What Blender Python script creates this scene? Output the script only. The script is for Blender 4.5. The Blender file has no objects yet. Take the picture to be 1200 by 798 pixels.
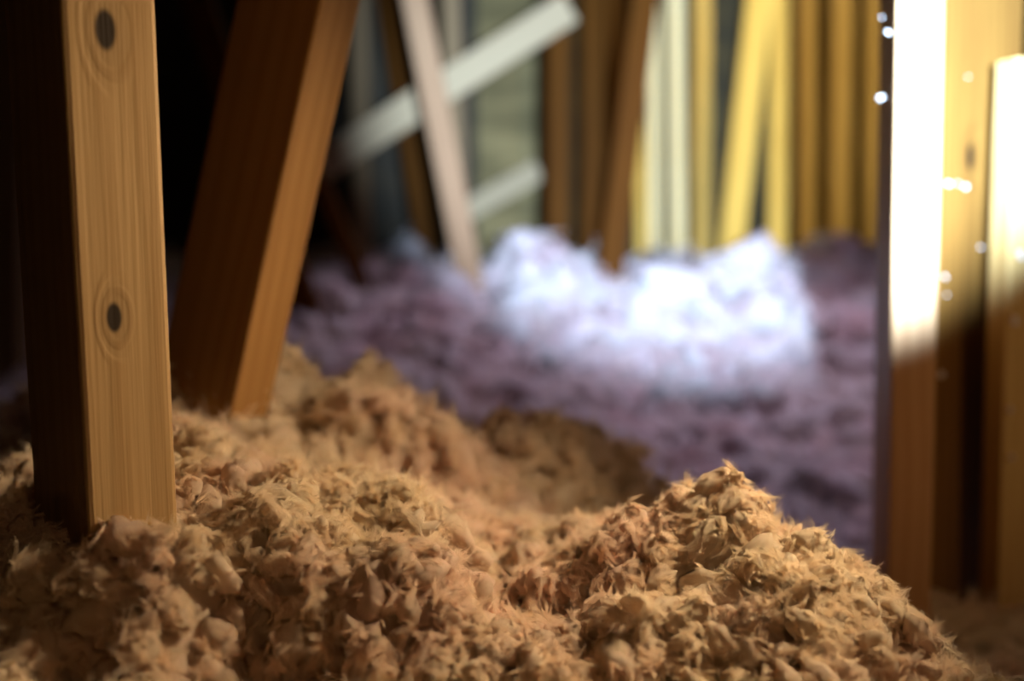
import bpy, math, random
import numpy as np
from mathutils import Vector, Matrix

random.seed(7)
rng = np.random.default_rng(7)
S = bpy.context.scene
COL = S.collection

# ------------------------------------------------------------------ camera
F = 1167.0                      # focal length in pixels of the 1200x798 frame
ZC = 0.70                       # camera height above the ceiling boards (m)
PITCH = math.radians(6.8)
cam = bpy.data.cameras.new('camera')
cam.sensor_width = 36.0
cam.lens = F / 1200 * 36.0
cam.clip_start = 0.02
cam.dof.use_dof = True
cam.dof.focus_distance = 0.515
cam.dof.aperture_fstop = 2.75
cam_o = bpy.data.objects.new('camera', cam)
COL.objects.link(cam_o)
cam_o.location = (0, 0, ZC)
cam_o.rotation_euler = (math.pi / 2 - PITCH, 0, 0)
S.camera = cam_o

# ------------------------------------------------------------------ world, lights, exposure
S.view_settings.view_transform = 'Standard'
S.view_settings.look = 'None'
S.view_settings.gamma = 1
S.view_settings.use_curve_mapping = False
S.view_settings.exposure = 0.0
W = bpy.data.worlds.new('world')
S.world = W
W.use_nodes = True
W.node_tree.nodes['Background'].inputs[0].default_value = (0.6, 0.55, 0.6, 1)
W.node_tree.nodes['Background'].inputs[1].default_value = 0.0


def lamp(name, kind, loc, target, energy, color, **kw):
    l = bpy.data.lights.new(name, kind)
    l.energy = energy
    l.color = color
    for k, v in kw.items():
        setattr(l, k, v)
    o = bpy.data.objects.new(name, l)
    COL.objects.link(o)
    o.location = loc
    d = Vector(target) - Vector(loc)
    o.rotation_euler = d.to_track_quat('-Z', 'Y').to_euler()
    return o


# flashlight beam thrown from just above the photographer's hand into the attic
lamp('flashlight_beam', 'SPOT', (0.125, 0.0, ZC + 0.05), (0.095 + 0.135 * 2.5, 2.5, ZC + 0.03 + 0.145 * 2.5), 780,
     (0.53, 0.75, 1.0), spot_size=math.radians(40), spot_blend=0.55, shadow_soft_size=0.012)
# warm work lamp low on the right of the near mound
lamp('work_lamp', 'SPOT', (0.36, 0.58, ZC + 0.13), (-0.08, 0.47, ZC - 0.10), 15.5,
     (1.0, 0.77, 0.45), spot_size=math.radians(94), spot_blend=0.9, shadow_soft_size=0.02)
# faint warm fill, unseen, added behind right to lift the dark timbers
lamp('warm_fill', 'AREA', (0.5, -0.6, ZC + 0.5), (0.1, 0.6, ZC), 1.0,
     (1.0, 0.55, 0.24), shape='DISK', size=0.4)
# unseen warm spot added at the right, as bounce on the boards alone
lamp('board_fill', 'SPOT', (0.66, 0.30, ZC + 0.05), (0.42, 0.98, ZC - 0.10), 2.6,
     (1.0, 0.66, 0.34), spot_size=math.radians(62), spot_blend=0.9, shadow_soft_size=0.03)
# yellow spot added out of view on the right to brighten the gable
lamp('gable_fill', 'SPOT', (1.32, 2.30, ZC + 0.75), (0.92, 3.60, ZC + 0.45), 42,
     (1.0, 0.95, 0.74), spot_size=math.radians(70), spot_blend=0.8, shadow_soft_size=0.03)
# weak lilac fill with no visible source, added over the far insulation
lamp('far_bed_fill', 'SPOT', (0.60, 2.0, ZC + 0.95), (0.50, 2.05, ZC - 0.3), 42,
     (0.90, 0.74, 0.98), spot_size=math.radians(112), spot_blend=1.0, shadow_soft_size=0.10)

# ------------------------------------------------------------------ helpers
cp, sp = math.cos(PITCH), math.sin(PITCH)


def P(px, py, Y):
    """pixel + distance along the view -> place in the attic (world Y = Y)"""
    a = (px - 600) / F
    b = (399 - py) / F
    d = Vector((a, cp + b * sp, -sp + b * cp))
    t = Y / d.y
    return Vector((d.x * t, Y, ZC + d.z * t))


def tag(o, label=None, cat=None, group=None, kind=None):
    if label: o['label'] = label
    if cat: o['category'] = cat
    if group: o['group'] = group
    if kind: o['kind'] = kind
    return o


class N:
    def __init__(self, name):
        self.m = bpy.data.materials.new(name)
        self.m.use_nodes = True
        self.t = self.m.node_tree
        for n in list(self.t.nodes):
            self.t.nodes.remove(n)
        self.out = self.n('ShaderNodeOutputMaterial')

    def n(self, kind, **kw):
        x = self.t.nodes.new(kind)
        for k, v in kw.items():
            setattr(x, k, v)
        return x

    def put(self, sock, v):
        if isinstance(v, bpy.types.NodeSocket):
            self.t.links.new(v, sock)
        elif v is not None:
            if sock.type == 'RGBA' and len(v) == 3:
                v = (*v, 1)
            sock.default_value = v

    def math(self, op, a, b=None, clamp=False):
        x = self.n('ShaderNodeMath', operation=op, use_clamp=clamp)
        self.put(x.inputs[0], a)
        if b is not None: self.put(x.inputs[1], b)
        return x.outputs[0]

    def mix(self, f, a, b, blend='MIX'):
        x = self.n('ShaderNodeMix', data_type='RGBA', blend_type=blend)
        self.put(x.inputs[0], f); self.put(x.inputs[6], a); self.put(x.inputs[7], b)
        return x.outputs[2]

    def noise(self, vec, scale, detail=4, rough=0.55, dist=0.0):
        x = self.n('ShaderNodeTexNoise')
        self.put(x.inputs['Vector'], vec)
        x.inputs['Scale'].default_value = scale
        x.inputs['Detail'].default_value = detail
        x.inputs['Roughness'].default_value = rough
        x.inputs['Distortion'].default_value = dist
        return x.outputs['Fac']

    def ramp(self, f, lo, hi, a=0.0, b=1.0):
        x = self.n('ShaderNodeMapRange', interpolation_type='SMOOTHSTEP')
        self.put(x.inputs[0], f)
        for i, v in enumerate((lo, hi, a, b)):
            x.inputs[i + 1].default_value = v
        return x.outputs[0]

    def mapping(self, vec, scale, loc=(0, 0, 0)):
        x = self.n('ShaderNodeMapping')
        self.put(x.inputs[0], vec)
        x.inputs['Scale'].default_value = scale
        x.inputs['Location'].default_value = loc
        return x.outputs[0]


def wood(name, light, dark, knots=(), seed=0.0, rough=0.6, spec=0.3, scratch=0.0):
    """sawn softwood, grain along local Z. knots: (x, y, z, radius) in object space"""
    k = N(name)
    tc = k.n('ShaderNodeTexCoord').outputs['Object']
    v = k.mapping(tc, (1, 1, 1), (seed, seed * .7, seed * 1.3))
    # growth rings seen as long wavering bands
    warp = k.noise(k.mapping(v, (6, 6, 1.2)), 1.0, 2)
    sx = k.n('ShaderNodeSeparateXYZ'); k.put(sx.inputs[0], v)
    r = k.math('ADD', k.math('MULTIPLY', sx.outputs[0], 1.0), k.math('MULTIPLY', sx.outputs[1], 0.8))
    r = k.math('ADD', r, k.math('MULTIPLY', warp, 0.075))
    knot_mask = None
    core = None
    ksx = k.n('ShaderNodeSeparateXYZ'); k.put(ksx.inputs[0], tc)
    for (kx, ky, kz, kr) in knots:
        dx = k.math('SUBTRACT', ksx.outputs[0], kx)
        dy = k.math('SUBTRACT', ksx.outputs[1], ky)
        dz = k.math('MULTIPLY', k.math('SUBTRACT', ksx.outputs[2], kz), 0.5)
        d = k.math('SQRT', k.math('ADD', k.math('ADD', k.math('MULTIPLY', dx, dx), k.math('MULTIPLY', dy, dy)), k.math('MULTIPLY', dz, dz)))
        halo = k.ramp(d, kr * 0.9, kr * 3.2, 1.0, 0.0)
        c = k.ramp(d, kr * 0.7, kr * 1.12, 1.0, 0.0)
        knot_mask = halo if knot_mask is None else k.math('MAXIMUM', knot_mask, halo)
        core = c if core is None else k.math('MAXIMUM', core, c)
        r = k.math('ADD', r, k.math('MULTIPLY', halo, 0.02))
    band = k.math('SINE', k.math('MULTIPLY', r, 430))
    band = k.ramp(band, -0.6, 1.0)
    fine = k.noise(k.mapping(v, (420, 420, 9)), 1.0, 3)
    broad = k.noise(k.mapping(v, (14, 14, 2.2)), 1.0, 3)
    f = k.math('ADD', k.math('MULTIPLY', band, 0.13), k.math('MULTIPLY', fine, 0.42))
    f = k.math('ADD', f, k.math('MULTIPLY', broad, 0.65))
    f = k.ramp(f, 0.25, 0.95)
    col = k.mix(f, light, dark)
    if knots:
        col = k.mix(k.math('MULTIPLY', knot_mask, 0.28), col, tuple(c * .45 for c in dark))
        col = k.mix(core, col, (0.022, 0.010, 0.004))
    if scratch:
        s = k.ramp(k.noise(k.mapping(v, (30, 30, 120)), 1.0, 5, 0.7), 0.62, 0.75)
        col = k.mix(k.math('MULTIPLY', s, scratch), col, tuple(c * .35 for c in dark))
    b = k.n('ShaderNodeBsdfPrincipled')
    k.put(b.inputs['Base Color'], col)
    b.inputs['Roughness'].default_value = rough
    b.inputs['Specular IOR Level'].default_value = spec
    bump = k.n('ShaderNodeBump')
    bump.inputs['Strength'].default_value = 0.35
    bump.inputs['Distance'].default_value = 0.0012
    k.put(bump.inputs['Height'], k.math('ADD', fine, k.math('MULTIPLY', band, 0.4)))
    k.put(b.inputs['Normal'], bump.outputs[0])
    k.t.links.new(b.outputs[0], k.out.inputs[0])
    return k.m


def fluff_material(name, cream, pink, dust, trans=0.35, bump_scale=900, hair=False):
    k = N(name)
    pos = k.n('ShaderNodeNewGeometry').outputs['Position']
    a = k.ramp(k.noise(pos, 9.0, 3), 0.40, 0.66)
    b_ = k.ramp(k.noise(pos, 38.0, 4), 0.42, 0.70)
    col = k.mix(k.math('MULTIPLY', a, 0.85), cream, pink)
    col = k.mix(k.math('MULTIPLY', b_, 0.40), col, dust)
    if hair:
        r = k.n('ShaderNodeHairInfo').outputs['Random']
        col = k.mix(k.math('MULTIPLY', r, 0.30), col, (1.0, 0.93, 0.80))
    d = k.n('ShaderNodeBsdfDiffuse')
    k.put(d.inputs[0], col)
    tr = k.n('ShaderNodeBsdfTranslucent')
    k.put(tr.inputs[0], col)
    if not hair:
        bump = k.n('ShaderNodeBump')
        bump.inputs['Strength'].default_value = 0.8
        bump.inputs['Distance'].default_value = 0.002
        h = k.noise(k.mapping(pos, (1, 1, 1)), bump_scale, 4, 0.65, 1.5)
        k.put(bump.inputs['Height'], h)
        k.put(d.inputs['Normal'], bump.outputs[0])
    mx = k.n('ShaderNodeMixShader')
    mx.inputs[0].default_value = trans
    k.t.links.new(d.outputs[0], mx.inputs[1])
    k.t.links.new(tr.outputs[0], mx.inputs[2])
    k.t.links.new(mx.outputs[0], k.out.inputs[0])
    return k.m


def plain(name, a, b, scale=6.0, stretch=(1, 1, 1), rough=0.8):
    k = N(name)
    tc = k.n('ShaderNodeTexCoord').outputs['Object']
    f = k.ramp(k.noise(k.mapping(tc, stretch), scale, 5), 0.35, 0.7)
    s = k.n('ShaderNodeBsdfPrincipled')
    k.put(s.inputs['Base Color'], k.mix(f, a, b))
    s.inputs['Roughness'].default_value = rough
    k.t.links.new(s.outputs[0], k.out.inputs[0])
    return k.m


M = {
    'pine_warm': wood('pine_warm', (0.44, 0.275, 0.13), (0.32, 0.175, 0.068),
                      knots=[(0.0175, 0.0, P(122, 37, .47).z, 0.0050), (0.0155, 0.0, P(133, 372, .465).z, 0.0038)], seed=1.1),
    'pine_brace': wood('pine_brace', (0.40, 0.215, 0.075), (0.25, 0.115, 0.035), seed=2.7,
                       knots=[(0.0, 0.03, 0.25, 0.010)]),
    'pine_stud': wood('pine_stud', (0.58, 0.34, 0.17), (0.40, 0.20, 0.085), seed=4.2),
    'pine_board': wood('pine_board', (0.27, 0.13, 0.027), (0.13, 0.053, 0.010), seed=5.9, scratch=0.6,
                       knots=[(0.055, 0.0, 0.765, 0.007), (0.105, 0.0, 0.665, 0.005)]),
    'pine_edge': wood('pine_edge', (0.62, 0.42, 0.17), (0.46, 0.26, 0.08), seed=7.3, scratch=0.5),
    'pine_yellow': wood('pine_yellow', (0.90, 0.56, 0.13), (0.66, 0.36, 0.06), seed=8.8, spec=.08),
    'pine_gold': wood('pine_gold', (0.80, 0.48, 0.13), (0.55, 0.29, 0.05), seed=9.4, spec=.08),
    'pine_glare': wood('pine_glare', (0.98, 0.80, 0.46), (0.84, 0.60, 0.26), seed=9.9, spec=.3),  # glare of the hot spot put into the wood colour
    'pine_pale': wood('pine_pale', (0.50, 0.37, 0.23), (0.42, 0.30, 0.18), seed=10.5, spec=.08),
    'pine_grey': wood('pine_grey', (0.27, 0.17, 0.09), (0.16, 0.10, 0.05), seed=11.5, spec=.08),
    'pine_rosy': wood('pine_rosy', (0.40, 0.23, 0.13), (0.28, 0.15, 0.08), seed=11.9, spec=.08),
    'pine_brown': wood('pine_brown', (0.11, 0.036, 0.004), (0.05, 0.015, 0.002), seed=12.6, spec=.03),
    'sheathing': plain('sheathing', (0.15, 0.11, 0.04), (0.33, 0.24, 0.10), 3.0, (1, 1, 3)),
    'sheathing_shade': plain('sheathing_shade', (0.022, 0.016, 0.004), (0.06, 0.042, 0.010), 3.0, (1, 1, 3)),  # darkened copy of sheathing: shade between the studs put into the colour
    'sheathing_dark': plain('sheathing_dark', (0.035, 0.025, 0.014), (0.06, 0.04, 0.02), 3.0, (1, 1, 3)),  # sheathing again, with the unlit part of the gable painted dark
    'roof_boards': plain('roof_boards', (0.045, 0.028, 0.014), (0.08, 0.05, 0.025), 4.0),
    'drywall': plain('drywall', (0.35, 0.33, 0.30), (0.42, 0.40, 0.36), 4.0),
    'fluff': fluff_material('fluff', (0.86, 0.70, 0.54), (0.84, 0.60, 0.50), (0.72, 0.55, 0.34)),
    'fluff_fibre': fluff_material('fluff_fibre', (0.94, 0.80, 0.64), (0.92, 0.70, 0.59), (0.80, 0.63, 0.40), trans=0.45, hair=True),
    'fluff_far': fluff_material('fluff_far', (0.82, 0.77, 0.79), (0.78, 0.60, 0.64), (0.52, 0.40, 0.40), bump_scale=220),
    'fluff_far_fibre': fluff_material('fluff_far_fibre', (0.90, 0.82, 0.82), (0.86, 0.68, 0.70), (0.66, 0.52, 0.52), trans=0.45, hair=True),
    'fleck': plain('fleck', (0.85, 0.78, 0.76), (0.70, 0.60, 0.58), 300.0),
}


def mesh_obj(name, verts, faces, mat, parent=None, smooth=False, loc=None):
    me = bpy.data.meshes.new(name)
    me.from_pydata([tuple(v) for v in verts], [], faces)
    me.materials.append(mat)
    if smooth:
        me.shade_smooth()
    me.update()
    o = bpy.data.objects.new(name, me)
    COL.objects.link(o)
    if parent: o.parent = parent
    if loc is not None: o.location = loc
    return o


def big_mesh(name, V, T, mat, parent=None):
    """numpy vertices and triangles -> smooth mesh object"""
    me = bpy.data.meshes.new(name)
    me.vertices.add(len(V)); me.vertices.foreach_set('co', V.astype(np.float32).ravel())
    me.loops.add(len(T) * 3); me.loops.foreach_set('vertex_index', T.astype(np.int32).ravel())
    me.polygons.add(len(T))
    me.polygons.foreach_set('loop_start', np.arange(0, len(T) * 3, 3, dtype=np.int32))
    me.polygons.foreach_set('use_smooth', np.ones(len(T), dtype=bool))
    me.update(calc_edges=True)
    me.materials.append(mat)
    o = bpy.data.objects.new(name, me)
    COL.objects.link(o)
    if parent: o.parent = parent
    return o


def box(name, x0, x1, y0, y1, z0, z1, mat, parent=None):
    v = [(x, y, z) for x in (x0, x1) for y in (y0, y1) for z in (z0, z1)]
    f = [(0, 1, 3, 2), (4, 6, 7, 5), (0, 4, 5, 1), (2, 3, 7, 6), (0, 2, 6, 4), (1, 5, 7, 3)]
    return mesh_obj(name, v, f, mat, parent)


def timber(name, A, B, w, d, phi, mat, z0=None, z1=None, warp=0.0015, anchor='corner', parent=None):
    """Sawn timber. A, B: upper and lower points of its front edge (or of the middle of its front face with
    anchor='mid'). w: width of the face that runs off at angle phi; d: depth behind it. Extended along its axis to
    heights z0..z1. Eased edges and a slight warp. Local origin = base, local Z = along the grain."""
    A, B = Vector(A), Vector(B)
    ax = (A - B).normalized()
    if z1 is not None: A = B + ax * ((z1 - B.z) / ax.z)
    if z0 is not None: B = B + ax * ((z0 - B.z) / ax.z)
    L = (A - B).length
    u = Vector((math.cos(phi), math.sin(phi), 0))
    u = (u - ax * u.dot(ax)).normalized()
    v = ax.cross(u).normalized()
    if v.y < 0: v = -v
    flip = u.cross(v).dot(ax) < 0
    x0 = -w / 2 if anchor == 'mid' else 0.0
    r = min(0.0025, w * .08)
    prof = []
    for (cx, cy, a0) in ((x0 + r, r, 180), (x0 + w - r, r, 270), (x0 + w - r, d - r, 0), (x0 + r, d - r, 90)):
        for k in range(3):
            a = math.radians(a0 + 45 * k)
            prof.append((cx + r * math.cos(a), cy + r * math.sin(a)))
    n = len(prof)
    segs = 14
    rr = random.Random(name + str(round(A.x, 3)))
    p1, p2 = rr.uniform(0, 6), rr.uniform(0, 6)
    vs, fs = [], []
    for i in range(segs + 1):
        t = i / segs
        ox = warp * math.sin(2.2 * t * math.pi + p1); oy = warp * math.sin(1.7 * t * math.pi + p2)
        for (x, y) in prof:
            vs.append((x + ox, y + oy, t * L))
    for i in range(segs):
        for j in range(n):
            a, b = i * n + j, i * n + (j + 1) % n
            fs.append((a, b, b + n, a + n))
    fs.append(tuple(reversed(range(n)))); fs.append(tuple(range(segs * n, segs * n + n)))
    if flip: fs = [tuple(reversed(f)) for f in fs]
    me = bpy.data.meshes.new(name)
    me.from_pydata(vs, [], fs); me.materials.append(mat); me.update()
    o = bpy.data.objects.new(name, me)
    COL.objects.link(o)
    m = Matrix((( u.x, v.x, ax.x, B.x), (u.y, v.y, ax.y, B.y), (u.z, v.z, ax.z, B.z), (0, 0, 0, 1)))
    o.matrix_world = m
    return o


# ------------------------------------------------------------------ the attic shell
floor = tag(box('floor', -3.2, 3.2, -1.2, 4.1, -0.02, 0.0, M['drywall']), kind='structure')
YB = 3.75
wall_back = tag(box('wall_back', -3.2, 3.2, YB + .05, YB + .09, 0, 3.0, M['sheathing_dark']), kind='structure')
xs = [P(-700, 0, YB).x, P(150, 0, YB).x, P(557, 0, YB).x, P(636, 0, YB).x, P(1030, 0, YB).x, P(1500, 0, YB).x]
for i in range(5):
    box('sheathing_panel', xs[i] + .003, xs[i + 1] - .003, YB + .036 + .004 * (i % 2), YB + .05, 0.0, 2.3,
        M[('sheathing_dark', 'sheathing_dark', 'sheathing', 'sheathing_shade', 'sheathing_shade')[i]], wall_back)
tag(box('wall_left', -3.24, -3.2, -1.2, 4.1, 0, 1.2, M['roof_boards']), kind='structure')
tag(box('wall_right', 3.2, 3.24, -1.2, 4.1, 0, 1.2, M['roof_boards']), kind='structure')
tag(box('wall_front', -3.2, 3.2, -1.24, -1.2, 0, 3.0, M['roof_boards']), kind='structure')
RZ, RS = 2.75, 0.50             # ridge height and slope of the roof
def roof_z(x): return RZ - RS * abs(x)
v = []
for y in (-1.24, 4.1):
    v += [(-3.3, y, roof_z(3.3)), (0, y, RZ), (3.3, y, roof_z(3.3)), (-3.3, y, roof_z(3.3) + .03), (0, y, RZ + .03), (3.3, y, roof_z(3.3) + .03)]
tag(mesh_obj('ceiling', v, [(0, 1, 7, 6), (1, 2, 8, 7), (3, 9, 10, 4), (4, 10, 11, 5), (0, 3, 4, 1), (1, 4, 5, 2), (6, 7, 10, 9), (7, 8, 11, 10), (0, 6, 9, 3), (2, 5, 11, 8)],
             M['roof_boards']), kind='structure')
R = math.radians

# ------------------------------------------------------------------ near timbers
def upright(name, px, Y, w, d, phi, mat, label, top=None, anchor='corner', py=260, z1=None, cat='timber', group=None, base=0.0):
    p = P(px, py, Y)
    a = Vector((p.x, p.y, 2)); b = Vector((p.x, p.y, base))
    if z1 is None: z1 = min(2.4, roof_z(abs(p.x) + .12) - .005)
    o = timber(name, a, b, w, d, phi, mat, z0=base, z1=z1, anchor=anchor)
    return tag(o, label, cat, group)

upright('timber_post', 87, 0.455, 0.0425, 0.099, R(39.5), M['pine_warm'],
        'upright pine post with two dark knots on its lit face and shadowed red-brown side', cat='post')
A, B = P(375, 0, .72), P(285, 415, .72)
tag(timber('leaning_brace', A, B, 0.038, 0.089, R(55), M['pine_brace'], z0=0, z1=1.75),
    'thick tilted brown brace leaning out of the insulation just right of the knotty post', 'timber')
A, B = P(1049, 0, .89), P(1041, 600, .89)
tag(timber('wall_stud', A, B, 0.038, 0.140, R(-14), M['pine_stud'], z0=0, z1=2.3),
    'upright stud with glaring white front edge and dark side speckled with fluff', 'stud')
A, B = P(1106, 0, 1.0), P(1092, 640, 1.0)
tag(timber('wide_board', A, B, 0.15, 0.036, R(35), M['pine_board'], z0=0, z1=2.2),
    'wide rough brown board with yellow-lit upper edge, beside the white-lit stud', 'board')
A, B = P(1193, 0, .97), P(1171, 640, .97)
tag(timber('edge_board', A, B, 0.05, 0.030, R(12), M['pine_edge'], z0=0, z1=P(1190, 68, .97).z, warp=0.003),
    'pale splintery board cut by the right edge of the photo', 'board')

# ------------------------------------------------------------------ far timbers
def member(name, a, b, Y, wpx, mat, label, cat='timber', phi=0.0, d=.04, Yb=None, z0=None, z1=None, group=None):
    Ya, Yb = Y, (Yb or Y)
    A, B = P(a[0], a[1], Ya), P(b[0], b[1], Yb)
    w = wpx * Y / F / max(.2, math.cos(phi))
    return tag(timber(name, A, B, w, d, phi, mat, z0=z0, z1=z1, anchor='mid'), label, cat, group)

member('truss_web', (487, 0), (546, 310), 2.35, 29, M['pine_rosy'], 'slim pale rosy web timber leaning across the long white brace', z0=0.1, z1=1.75)
member('truss_web', (533, 100), (541, 310), 2.75, 20, M['pine_grey'], 'dim upright behind the foot of the slim rosy leaning timber', z0=0, z1=2.0)
member('truss_web', (421, 0), (424, 300), 2.85, 20, M['pine_grey'], 'grey upright between the thick tilted brace and the slim rosy timber', z0=0, z1=1.9)
member('truss_web', (368, 200), (412, 305), 2.3, 18, M['pine_brown'], 'short dark leaning timber hard beside the thick tilted brace', z0=0.1, z1=1.2)
member('truss_web', (455, 0), (500, 300), 3.2, 18, M['pine_brown'], 'thin dark slanting timber behind the long white brace', z0=0.1, z1=1.9)
member('truss_web', (228, 0), (298, 200), 1.9, 34, M['pine_brown'], 'near-black slanting timber in the gap right of the knotty post', z0=0.1, z1=1.4)
# long pale brace: runs obliquely, its front face w wide
def brace(a, b, Y, thick, mat, label, d=.035):
    A, B = P(a[0], a[1], Y), P(b[0], b[1], Y)
    ax = (B - A); L = ax.length; ax.normalize()
    v = Vector((0, 1, 0)); u = v.cross(ax).normalized()
    w = thick * Y / F
    vs, fs = [], []
    r = .004
    prof = []
    for (cx, cy, a0) in ((-w/2 + r, r, 180), (w/2 - r, r, 270), (w/2 - r, d - r, 0), (-w/2 + r, d - r, 90)):
        for k in range(3):
            t = math.radians(a0 + 45 * k); prof.append((cx + r * math.cos(t), cy + r * math.sin(t)))
    n = len(prof)
    for i in range(9):
        for (x, y) in prof: vs.append((x, y, L * i / 8))
    for i in range(8):
        for j in range(n):
            p, q = i * n + j, i * n + (j + 1) % n
            fs.append((p, q, q + n, p + n))
    fs.append(tuple(reversed(range(n)))); fs.append(tuple(range(8 * n, 9 * n)))
    o = mesh_obj('diagonal_brace', vs, fs, mat)
    o.matrix_world = Matrix(((u.x, v.x, ax.x, A.x), (u.y, v.y, ax.y, A.y), (u.z, v.z, ax.z, A.z), (0, 0, 0, 1)))
    return tag(o, label, 'brace')
brace((330, 223), (668, 8), 2.72, 36, M['pine_pale'], 'long whitish brace rising diagonally to the right across the far framing')
brace((545, 248), (632, 199), 3.30, 26, M['pine_pale'], 'short pale brace end in front of the greenish sheathing, below the long white one')

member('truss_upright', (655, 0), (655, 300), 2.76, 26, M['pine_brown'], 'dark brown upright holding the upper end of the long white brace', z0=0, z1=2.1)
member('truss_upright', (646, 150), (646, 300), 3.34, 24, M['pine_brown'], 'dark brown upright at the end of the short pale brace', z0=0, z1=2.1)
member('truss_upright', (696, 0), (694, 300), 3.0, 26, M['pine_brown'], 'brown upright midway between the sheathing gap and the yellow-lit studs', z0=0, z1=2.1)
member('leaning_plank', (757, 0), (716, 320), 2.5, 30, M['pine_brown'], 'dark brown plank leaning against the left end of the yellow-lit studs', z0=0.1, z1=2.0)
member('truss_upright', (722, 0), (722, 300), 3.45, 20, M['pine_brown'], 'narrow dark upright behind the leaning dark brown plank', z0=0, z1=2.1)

lab = 'yellow-lit upright on the far gable, '
studs = [
    (748, 752, 14, 3.62, 'pine_yellow', 'narrow one touching the leaning dark plank'),
    (766, 768, 16, 3.62, 'pine_glare', 'first whitish one at the glaring hot spot'),
    (793, 795, 19, 3.60, 'pine_glare', 'second whitish one at the glaring hot spot'),
    (824, 824, 22, 3.58, 'pine_gold', 'golden one left of the bent leaning strip'),
    (914, 912, 25, 3.58, 'pine_yellow', 'just right of the bent leaning strip'),
    (948, 946, 24, 3.58, 'pine_gold', 'middle one of three right of the leaning strip'),
    (988, 985, 30, 3.56, 'pine_gold', 'widest golden one nearest the white-lit stud'),
    (1024, 1022, 22, 3.60, 'pine_gold', 'mostly hidden behind the dark side of the near stud'),
]
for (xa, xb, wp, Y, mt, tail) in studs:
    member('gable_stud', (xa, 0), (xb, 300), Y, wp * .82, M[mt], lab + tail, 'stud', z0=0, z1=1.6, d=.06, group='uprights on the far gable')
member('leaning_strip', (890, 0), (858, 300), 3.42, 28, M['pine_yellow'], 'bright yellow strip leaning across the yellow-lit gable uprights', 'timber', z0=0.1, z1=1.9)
member('truss_upright', (6, 0), (6, 300), 1.7, 30, M['pine_grey'], 'dim upright at the left edge of the photo, behind the knotty post', z0=0, z1=1.7)

# ------------------------------------------------------------------ insulation
def vnoise(p, seed=0):
    """smooth 3-D value noise in -1..1, p: (n,3)"""
    i = np.floor(p).astype(np.int64); f = p - i
    f = f * f * f * (f * (f * 6 - 15) + 10)
    def h(ix, iy, iz):
        n = (ix * 374761393 + iy * 668265263 + iz * 2147483647 + seed * 974634777) & 0xffffffff
        n = ((n ^ (n >> 13)) * 1274126177) & 0xffffffff
        n = (n ^ (n >> 16)) & 0xffff
        return n / 32767.5 - 1.0
    r = 0
    for dx in (0, 1):
        wx = f[:, 0] if dx else 1 - f[:, 0]
        for dy in (0, 1):
            wy = f[:, 1] if dy else 1 - f[:, 1]
            for dz in (0, 1):
                wz = f[:, 2] if dz else 1 - f[:, 2]
                r = r + wx * wy * wz * h(i[:, 0] + dx, i[:, 1] + dy, i[:, 2] + dz)
    return r

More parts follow.
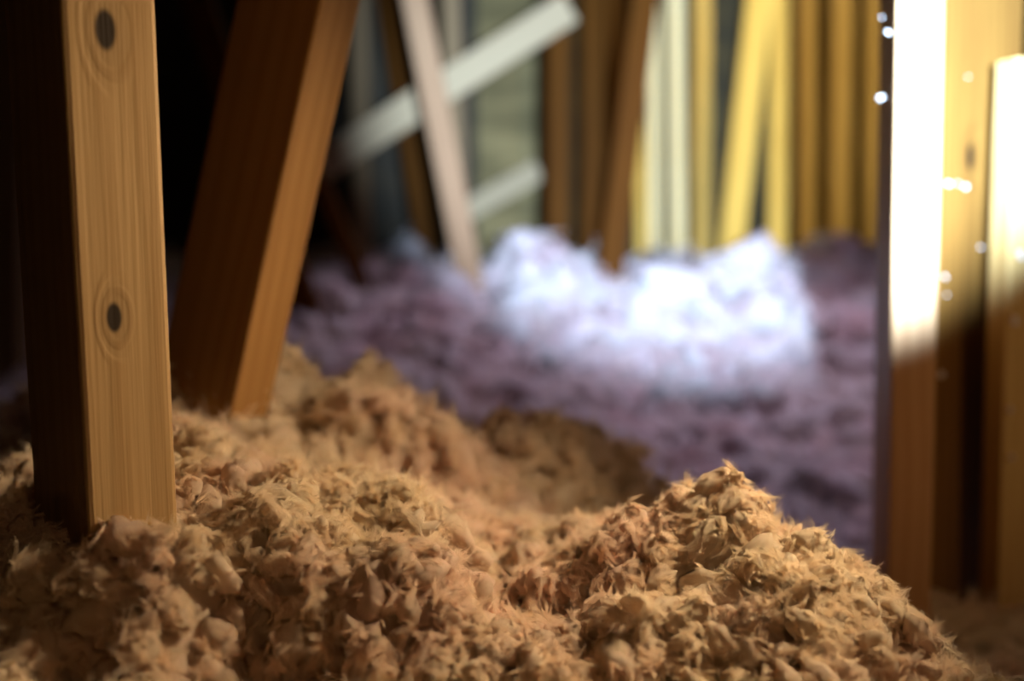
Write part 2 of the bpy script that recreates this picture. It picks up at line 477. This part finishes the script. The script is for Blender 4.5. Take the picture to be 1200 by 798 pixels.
# points read off the photo: (pixel x, pixel y, distance)
ctrl = [
    (-60, 860, .42), (100, 880, .42), (300, 880, .42), (500, 880, .40), (700, 880, .40), (900, 880, .40), (1150, 900, .40), (1350, 900, .40),
    (-60, 735, .46), (100, 760, .46), (200, 745, .47), (300, 775, .45), (500, 775, .435), (700, 790, .435), (900, 780, .435), (1100, 830, .435),
    (-60, 690, .46), (0, 668, .47), (60, 615, .46), (110, 590, .46), (20, 625, .47), (140, 575, .47), (170, 560, .50), (180, 562, .452), (205, 540, .455), (225, 525, .48), (240, 510, .54), (200, 480, .60), (230, 705, .48), (370, 640, .475), (480, 650, .48),
    (205, 585, .52), (270, 560, .54), (330, 562, .545), (450, 592, .545), (520, 625, .54), (600, 628, .56), (680, 640, .56), (690, 715, .50),
    (720, 625, .53), (760, 588, .53), (815, 576, .53), (870, 615, .53), (910, 645, .52), (985, 665, .51), (1050, 702, .50), (1120, 755, .48), (1170, 805, .47),
    (760, 700, .47), (900, 700, .47), (1000, 740, .46),
    (200, 520, .62), (350, 570, .66), (450, 590, .68), (600, 600, .68), (700, 640, .70), (820, 660, .72), (950, 720, .72), (1080, 780, .72),
    (150, 470, .80), (215, 440, .80), (290, 430, .82), (350, 455, .80), (400, 500, .76), (450, 478, .78), (515, 505, .78), (590, 530, .82), (680, 535, .84), (730, 560, .84),
    (60, 560, .75), (-20, 560, .75), (-100, 520, .8), 
    (800, 640, .95), (900, 690, .90), (940, 800, .66), (1040, 860, .62), (1120, 900, .60), (1000, 780, .66), (1180, 860, .62), (1080, 800, .80), (1000, 720, .85), (880, 740, .68), (960, 700, .92), (1000, 665, 1.0), (1090, 705, .95), (1190, 765, .75), (1300, 760, .8), (1200, 740, 1.0),
    (100, 450, 1.2), (250, 420, 1.15), (380, 440, 1.15), (560, 500, 1.15), (700, 540, 1.15), (850, 590, 1.2), (980, 590, 1.2), (1150, 620, 1.3),
    (-100, 430, 1.6), (0, 420, 1.6), (200, 380, 1.6), (380, 385, 1.6), (500, 405, 1.6), (650, 450, 1.6), (800, 480, 1.6), (950, 490, 1.6), (1150, 500, 1.7),
    (380, 350, 2.0), (480, 355, 2.05), (600, 365, 2.1), (700, 390, 2.05), (800, 395, 2.05), (900, 400, 2.05), (1000, 420, 2.0), (1150, 400, 2.2),
    (0, 360, 2.2), (200, 330, 2.4), (360, 325, 2.5), (450, 312, 2.5), (540, 335, 2.45), (600, 310, 2.5), (650, 298, 2.55), (700, 318, 2.5), (740, 335, 2.5),
    (800, 345, 2.45), (865, 315, 2.55), (930, 340, 2.45), (985, 345, 2.5), (1100, 350, 2.6),
    (450, 288, 3.0), (380, 305, 3.0), (560, 310, 3.1), (700, 312, 3.1), (800, 305, 3.2), (900, 305, 3.2), (980, 283, 3.1), (1010, 290, 3.2), (1150, 320, 3.2),
    (0, 330, 3.2), (200, 310, 3.4), (430, 290, 3.6), (700, 300, 3.6), (900, 300, 3.6), (1100, 310, 3.6),
]
CP = np.array([tuple(P(*c)) for c in ctrl])
CP[:, 2] -= 0.012               # nodules stand proud of the bed by about this much

def macro(x, y):
    """inverse-distance surface through the control points; distances shrink with range"""
    q = 1.0 / np.maximum(y, .3)
    dx = (x[:, None] - CP[None, :, 0]) * q[:, None]
    dy = (np.log(np.maximum(y, .15))[:, None] - np.log(CP[None, :, 1])) * 0.9
    w = 1.0 / (dx * dx + dy * dy + 0.0012) ** 1.7
    return (w * CP[None, :, 2]).sum(1) / w.sum(1)

def height(x, y):
    x = np.asarray(x, float); y = np.asarray(y, float)
    out = np.empty_like(x)
    for i in range(0, len(x), 20000):
        sl = slice(i, i + 20000)
        out[sl] = macro(x[sl], y[sl])
    near = np.clip((1.20 - y) / .3, 0, 1)
    p = np.stack([x, y, 0 * x], 1)
    wx = x + .006 * vnoise(p * 60, 5); wy = y + .006 * vnoise(p * 60, 6)
    out += near * (0.014 * vnoise(p * 14, 1) + 0.055 * billow(wx, wy, .072, 1) + 0.018 * billow(wx, wy, .028, 2) - .066)
    wx = x + .02 * vnoise(p * 18, 7); wy = y + .02 * vnoise(p * 18, 8)
    out += (1 - near) * (0.030 * vnoise(p * 6, 3) + 0.115 * billow(wx, wy, .22, 3) + 0.055 * billow(wx, wy, .085, 4) - .215)
    for (a, b, r, h) in domes:
        q = 1 - ((x - a) ** 2 + (y - b) ** 2) / r ** 2
        out += h * np.sqrt(np.clip(q, 0, 1))
    return out

def billow(x, y, cell, seed):
    """rounded cushions with creases between them, 0..1"""
    gx, gy = np.floor(x / cell), np.floor(y / cell)
    best = np.full(len(x), 9.0)
    for dx in (-1, 0, 1):
        for dy in (-1, 0, 1):
            cx, cy = gx + dx, gy + dy
            q = np.stack([cx + .5, cy + .5, 0 * cx], 1)
            jx = vnoise(q * 7.31, 40 + seed) * .45; jy = vnoise(q * 5.77, 60 + seed) * .45
            d = (x / cell - cx - .5 - jx) ** 2 + (y / cell - cy - .5 - jy) ** 2
            best = np.minimum(best, d)
    return np.sqrt(np.clip(1 - best / .85, 0, 1))

domes = []

# clumps that stand out of the bed: (pixel x, pixel y, distance, radius, label)
clumps = [
    ((800, 640, .52), .075, 'ragged golden tuft peak, the sharp crest standing highest right of centre'),
    ((1030, 740, .48), .060, 'spiky sloping clump running down to the lower right corner'),
    ((765, 775, .465), .034, 'small frayed clump at the bottom below the ragged golden peak'),
    ((455, 520, .78), .058, 'rounded soft tan ball of fluff behind the sharp foreground ridge'),
    ((270, 480, .82), .072, 'blurred brownish heap at the foot of the thick tilted brace'),
    ((665, 560, .84), .072, 'smooth blurred pinkish swelling between the tan ball and the purple bed'),
    ((430, 650, .50), .070, 'sharp cream ridge of matted tufts in the middle foreground'),
    ((280, 680, .47), .040, 'curly tuft with pale hooked wisps left of the cream ridge'),
    ((650, 345, 2.52), .17, 'large bright blue-white heap standing left of the leaning dark plank'),
    ((500, 345, 2.48), .14, 'low bright lilac-white clump below the slim rosy leaning timber'),
    ((865, 345, 2.52), .11, 'tall glaring white clump in front of the bent yellow strip'),
    ((965, 300, 3.10), .16, 'distant pale blue clump in front of the golden gable uprights'),
    ((780, 385, 2.30), .13, 'glaring white clump below the yellow hot spot'),
    ((925, 400, 2.20), .15, 'glaring white clump close beside the dark side of the near stud'),
]
cc = np.array([tuple(P(*c[0])) for c in clumps]); cr = np.array([c[1] for c in clumps])

for c_, r_, h_ in zip(cc, cr, (.014, .010, .012, .036, .038, .030, .014, .012, .07, .05, .09, .06, .08, .09)):
    domes.append((c_[0], c_[1], r_ * 1.0, h_))

# the mass beneath
def bed(name, x_of, y0, y1, nx, ny, mat, lower, label):
    t = np.linspace(0, 1, ny); ys = y0 * (y1 / y0) ** t
    u = np.linspace(-1, 1, nx)
    Y_, U_ = np.meshgrid(ys, u, indexing='ij')
    X_ = U_ * x_of(Y_)
    x, y = X_.ravel(), Y_.ravel()
    z = height(x, y) - lower(y)
    V = np.stack([x, y, z], 1)
    i = np.arange(ny - 1)[:, None] * nx + np.arange(nx - 1)[None, :]
    i = i.ravel()
    T = np.concatenate([np.stack([i, i + 1, i + nx + 1], 1), np.stack([i, i + nx + 1, i + nx], 1)])
    # skirt down to the floor round the rim, so that it is a body and not a sheet
    rim = list(range(nx)) + [r * nx + nx - 1 for r in range(1, ny)] + [(ny - 1) * nx + c for c in range(nx - 2, -1, -1)] + [r * nx for r in range(ny - 2, 0, -1)]
    base = len(V)
    Vr = V[rim].copy(); Vr[:, 2] = 0.0
    V = np.concatenate([V, Vr])
    m = len(rim)
    S_ = []
    for a in range(m):
        b = (a + 1) % m
        S_ += [(rim[a], base + a, base + b), (rim[a], base + b, rim[b])]
    T = np.concatenate([T, np.array(S_)])
    return big_mesh(name, V, T, mat)

def ico(sub):
    import bmesh
    bm = bmesh.new(); bmesh.ops.create_icosphere(bm, subdivisions=sub, radius=1)
    bm.verts.ensure_lookup_table()
    V = np.array([v.co[:] for v in bm.verts]); T = np.array([[v.index for v in f.verts] for f in bm.faces])
    bm.free(); return V, T

def protos(sub, n, amp):
    V, T = ico(sub); out = []
    for s in range(n):
        o = rng.uniform(-50, 50, 3)
        d = amp * vnoise(V * 1.6 + o, 10 + s) + amp * .55 * (1 - 2 * np.abs(vnoise(V * 3.3 + o, 30 + s))) + amp * .35 * vnoise(V * 7.5 + o, 50 + s)
        out.append(V * (1 + d)[:, None])
    return out, T

PN, TN = protos(4, 8, .30)
PM, TM = protos(3, 8, .32)
PF, TF = protos(2, 8, .42)

def rot_random(n):
    q = rng.normal(size=(n, 4)); q /= np.linalg.norm(q, axis=1)[:, None]
    w, x, y, z = q.T
    return np.stack([np.stack([1-2*(y*y+z*z), 2*(x*y-z*w), 2*(x*z+y*w)], 1),
                     np.stack([2*(x*y+z*w), 1-2*(x*x+z*z), 2*(y*z-x*w)], 1),
                     np.stack([2*(x*z-y*w), 2*(y*z+x*w), 1-2*(x*x+y*y)], 1)], 1)

# band: y0, y1, spacing, radius, half-width, prototype set, wisps per nodule, strands per wisp, wisp length, strand radius
bands = [
    (0.35, 0.66, 0.0090, 0.0066, lambda y: .56 * y + .05, 'F', 26, 18, (.004, .012), .00009),
    (0.66, 1.12, 0.0150, 0.0110, lambda y: .56 * y + .06, 'F', 16, 12, (.010, .024), .00020),
    (1.12, 2.00, 0.0330, 0.0250, lambda y: .56 * y + .12, 'F', 12, 8, (.016, .040), .00050),
    (2.00, 3.66, 0.0520, 0.0400, lambda y: .56 * y + .15, 'F', 9, 7, (.025, .060), .00085),
]
bodies = {i: ([], []) for i in range(-2, len(clumps))}      # -1 near bed, -2 far bed
strands = {i: [] for i in range(-2, len(clumps))}           # (points (n,k,3), radius (n,k))
K = 6
for bi, (y0, y1, sp_, rad, hw, kind, nw, ns, wl, sr) in enumerate(bands):
    ys = np.arange(y0, y1, sp_ * .92)
    pts = []
    for r_, y in enumerate(ys):
        w = hw(y)
        x = np.arange(-w, w, sp_) + (sp_ / 2 if r_ % 2 else 0)
        pts.append(np.stack([x, np.full_like(x, y)], 1))
    pts = np.concatenate(pts)
    pts += rng.normal(0, sp_ * .30, pts.shape)
    z = height(pts[:, 0], pts[:, 1])
    n = len(pts)
    rr_ = rad * rng.uniform(.55, 1.45, n)
    c = np.stack([pts[:, 0], pts[:, 1], z + rng.normal(0, rad * .55, n) - rad * .25], 1)
    e = rad * .7
    nrm = np.stack([-(height(pts[:, 0] + e, pts[:, 1]) - z) / e, -(height(pts[:, 0], pts[:, 1] + e) - z) / e, np.ones(n)], 1)
    nrm /= np.linalg.norm(nrm, axis=1)[:, None]
    dist = np.linalg.norm((c[:, None] - cc[None]) * np.array([1, 1, .45]), axis=2) / cr[None]
    own = dist.argmin(1); own[dist.min(1) > 1] = -1
    # only clumps of the same range claim nodules
    base_id = -1 if bi < 2 else -2
    own[own == -1] = base_id
    protos_, T = {'N': (PN, TN), 'M': (PM, TM), 'F': (PF, TF)}[kind]
    cf = 1.0 / (rad * 5.5)
    e1 = np.stack([vnoise(c * cf, 71), vnoise(c * cf, 72), vnoise(c * cf, 73) - .15], 1) * 1.5 + rng.normal(0, .5, (n, 3))
    e1 -= nrm * (e1 * nrm).sum(1)[:, None] * .7; e1 /= np.linalg.norm(e1, axis=1)[:, None]
    e2 = np.cross(nrm, e1); e2 /= np.linalg.norm(e2, axis=1)[:, None]
    Rm = np.stack([e1, e2, np.cross(e1, e2)], 2)
    sc = (.86 if bi < 2 else 1.0) * rr_[:, None] * np.stack([rng.uniform(1.1, 2.0, n), rng.uniform(.6, 1.05, n), rng.uniform(.6, 1.0, n)], 1)
    PV = np.stack(protos_)
    pick = rng.integers(0, 8, n)
    for i in range(n):
        V = (protos_[pick[i]] * sc[i]) @ Rm[i].T + c[i]
        bodies[own[i]][0].append(V); bodies[own[i]][1].append(T)
    # wisps
    NW = n * nw
    idx = np.repeat(np.arange(n), nw)
    vi = rng.integers(0, PV.shape[1], NW)
    def vert(vi):
        lv = PV[pick[idx], vi] * sc[idx]
        return np.einsum('nij,nj->ni', Rm[idx], lv)
    w_ = vert(vi)
    view = nrm[idx] * .7 + np.array([0, -.55, .6])
    bad = (w_ * view).sum(1) < 0
    vi2 = rng.integers(0, PV.shape[1], NW); w2 = vert(vi2)
    bad2 = bad & ((w2 * view).sum(1) > 0)
    w_[bad2] = w2[bad2]
    root = c[idx] + w_ * .97
    d = w_ / sc[idx].mean(1)[:, None] + nrm[idx] * .25; d /= np.linalg.norm(d, axis=1)[:, None]
    # combing field: nearby wisps lie the same way, as matted wool does
    fs_ = 1.0 / (rad * 5.5)
    comb = np.stack([vnoise(root * fs_, 71), vnoise(root * fs_, 72), vnoise(root * fs_, 73) - .15], 1)
    g = comb * 1.3 + rng.normal(0, .55, (NW, 3))
    g -= d * (g * d).sum(1)[:, None] * .85
    g /= np.linalg.norm(g, axis=1)[:, None] + 1e-9
    lift = rng.uniform(.0, .42, NW) + (rng.random(NW) < .06) * .9
    g = g + d * lift[:, None]; g /= np.linalg.norm(g, axis=1)[:, None]
    L = rng.uniform(wl[0], wl[1], NW)
    bend = np.cross(g, rng.normal(size=(NW, 3))); bend /= np.linalg.norm(bend, axis=1)[:, None] + 1e-9
    bend = bend * rng.uniform(.1, .75, NW)[:, None] - d * rng.uniform(0, .45, NW)[:, None]
    si = np.repeat(np.arange(NW), ns); NS = len(si)
    off = rng.normal(size=(NS, 3)); off -= d[si] * (off * d[si]).sum(1)[:, None] * .7
    off *= (L[si] * .13)[:, None]
    spread = rng.uniform(.1, .8, NW)[si]
    lf = rng.uniform(.65, 1.15, NS)
    jitter = rng.normal(size=(NS, 3)) * (L[si] * .05)[:, None]
    pts3 = np.empty((NS, K, 3), np.float32); radii = np.empty((NS, K), np.float32)
    for k in range(K):
        t = k / (K - 1)
        tt = t * lf
        path = g[si] * (L[si] * tt)[:, None] + bend[si] * (L[si] * tt * tt)[:, None]
        pts3[:, k] = root[si] + path + off * (1 - t * (1 - spread))[:, None] + jitter * math.sin(t * 4.5)
        radii[:, k] = sr * (1 - .75 * t)
    so = own[idx][si]
    for o_ in np.unique(so):
        m_ = so == o_
        strands[o_].append((pts3[m_], radii[m_]))

def add_fibres(parent, groups, mat):
    pts_ = np.concatenate([a for a, b in groups]); rad_ = np.concatenate([b for a, b in groups])
    n, k, _ = pts_.shape
    hc = bpy.data.hair_curves.new('loose_fibres')
    hc.add_curves([k] * n)
    hc.points.foreach_set('position', pts_.ravel())
    at = hc.attributes.get('radius') or hc.attributes.new('radius', 'FLOAT', 'POINT')
    at.data.foreach_set('value', rad_.ravel())
    hc.materials.append(mat)
    o = bpy.data.objects.new('loose_fibres', hc)
    COL.objects.link(o); o.parent = parent
    o['kind'] = 'stuff'
    return o

def join(lists):
    Vs, Ts = lists; o = 0; T2 = []
    for V, T in zip(Vs, Ts):
        T2.append(T + o); o += len(V)
    return np.concatenate(Vs), np.concatenate(T2)

nb = bed('insulation_bed', lambda y: .60 * y + .08, .24, 1.14, 150, 190, M['fluff'], lambda y: .008 + 0 * y, '')
fb = bed('far_insulation_bed', lambda y: .60 * y + .30, 1.13, 3.66, 150, 150, M['fluff_far'], lambda y: .02 + 0 * y, '')
tag(nb, 'loose tan and cream blown-in fibre insulation filling the foreground', 'insulation', kind='stuff')
tag(fb, 'lilac-pink blown-in fibre insulation spread behind, shaded and blurred', 'insulation', kind='stuff')
for i, bedo in ((-1, nb), (-2, fb)):
    V, T = join(bodies[i])
    o = big_mesh('nodules', V, T, M['fluff' if i == -1 else 'fluff_far'], bedo); o['kind'] = 'stuff'
    add_fibres(bedo, strands[i], M['fluff_fibre' if i == -1 else 'fluff_far_fibre'])
for i, (c_, r_, label) in enumerate(clumps):
    if not bodies[i][0]: continue
    V, T = join(bodies[i])
    near_ = c_[2] < 1.1
    o = big_mesh('insulation_clump', V, T, M['fluff' if near_ else 'fluff_far'])
    tag(o, label, 'insulation clump', 'insulation clumps')
    add_fibres(o, strands[i], M['fluff_fibre' if near_ else 'fluff_far_fibre'])

# ------------------------------------------------------------------ flecks of fluff stuck on the timbers at the right
def flecks(name, spots, label):
    Vs, Ts = [], []
    for (px, py, Y, r) in spots:
        p = np.array(P(px, py, Y))
        for j in range(3):
            V = PF[rng.integers(0, 8)] * r * rng.uniform(.5, 1.0, 3) @ rot_random(1)[0].T
            Vs.append(V + p + rng.normal(0, r * .5, 3) * np.array([1, .3, 1])); Ts.append(TF)
    V, T = join((Vs, Ts))
    return tag(big_mesh(name, V, T, M['fleck']), label, 'lint', kind='stuff')
def on_board(px, py):
    """distance at which the pixel ray meets the wide board"""
    c = P(1099, 320, 1.0); n = Vector((math.sin(R(35)), -math.cos(R(35)), 0))
    d = P(px, py, 1.0) - Vector((0, 0, ZC)); 
    return n.dot(c - Vector((0, 0, ZC))) / n.dot(d) - .001
flecks('fluff_flecks', [(1032, 114, .93, .0020), (1042, 38, .90, .0015), (1034, 20, .92, .0009)],
       'specks of lint caught on the dark side of the white-lit stud')
flecks('fluff_flecks', [(a, b, on_board(a, b), r) for (a, b, r) in
       [(1108, 325, .0018), (1102, 438, .0042), (1112, 215, .002), (1132, 218, .0018), (1122, 215, .0012), (1180, 155, .0030), (1150, 290, .0014),
        (1135, 90, .001), (1150, 520, .0014), (1160, 410, .001), (1110, 345, .0012), (1104, 500, .0016), (1153, 680, .003)]],
       'specks of lint clinging to the wide rough board')
flecks('fluff_flecks', [(1190, 375, .965, .0040), (1196, 300, .965, .003), (1184, 480, .965, .002), (1186, 535, .965, .002), (1192, 215, .965, .002)],
       'specks of lint on the edge of the pale splintery board')
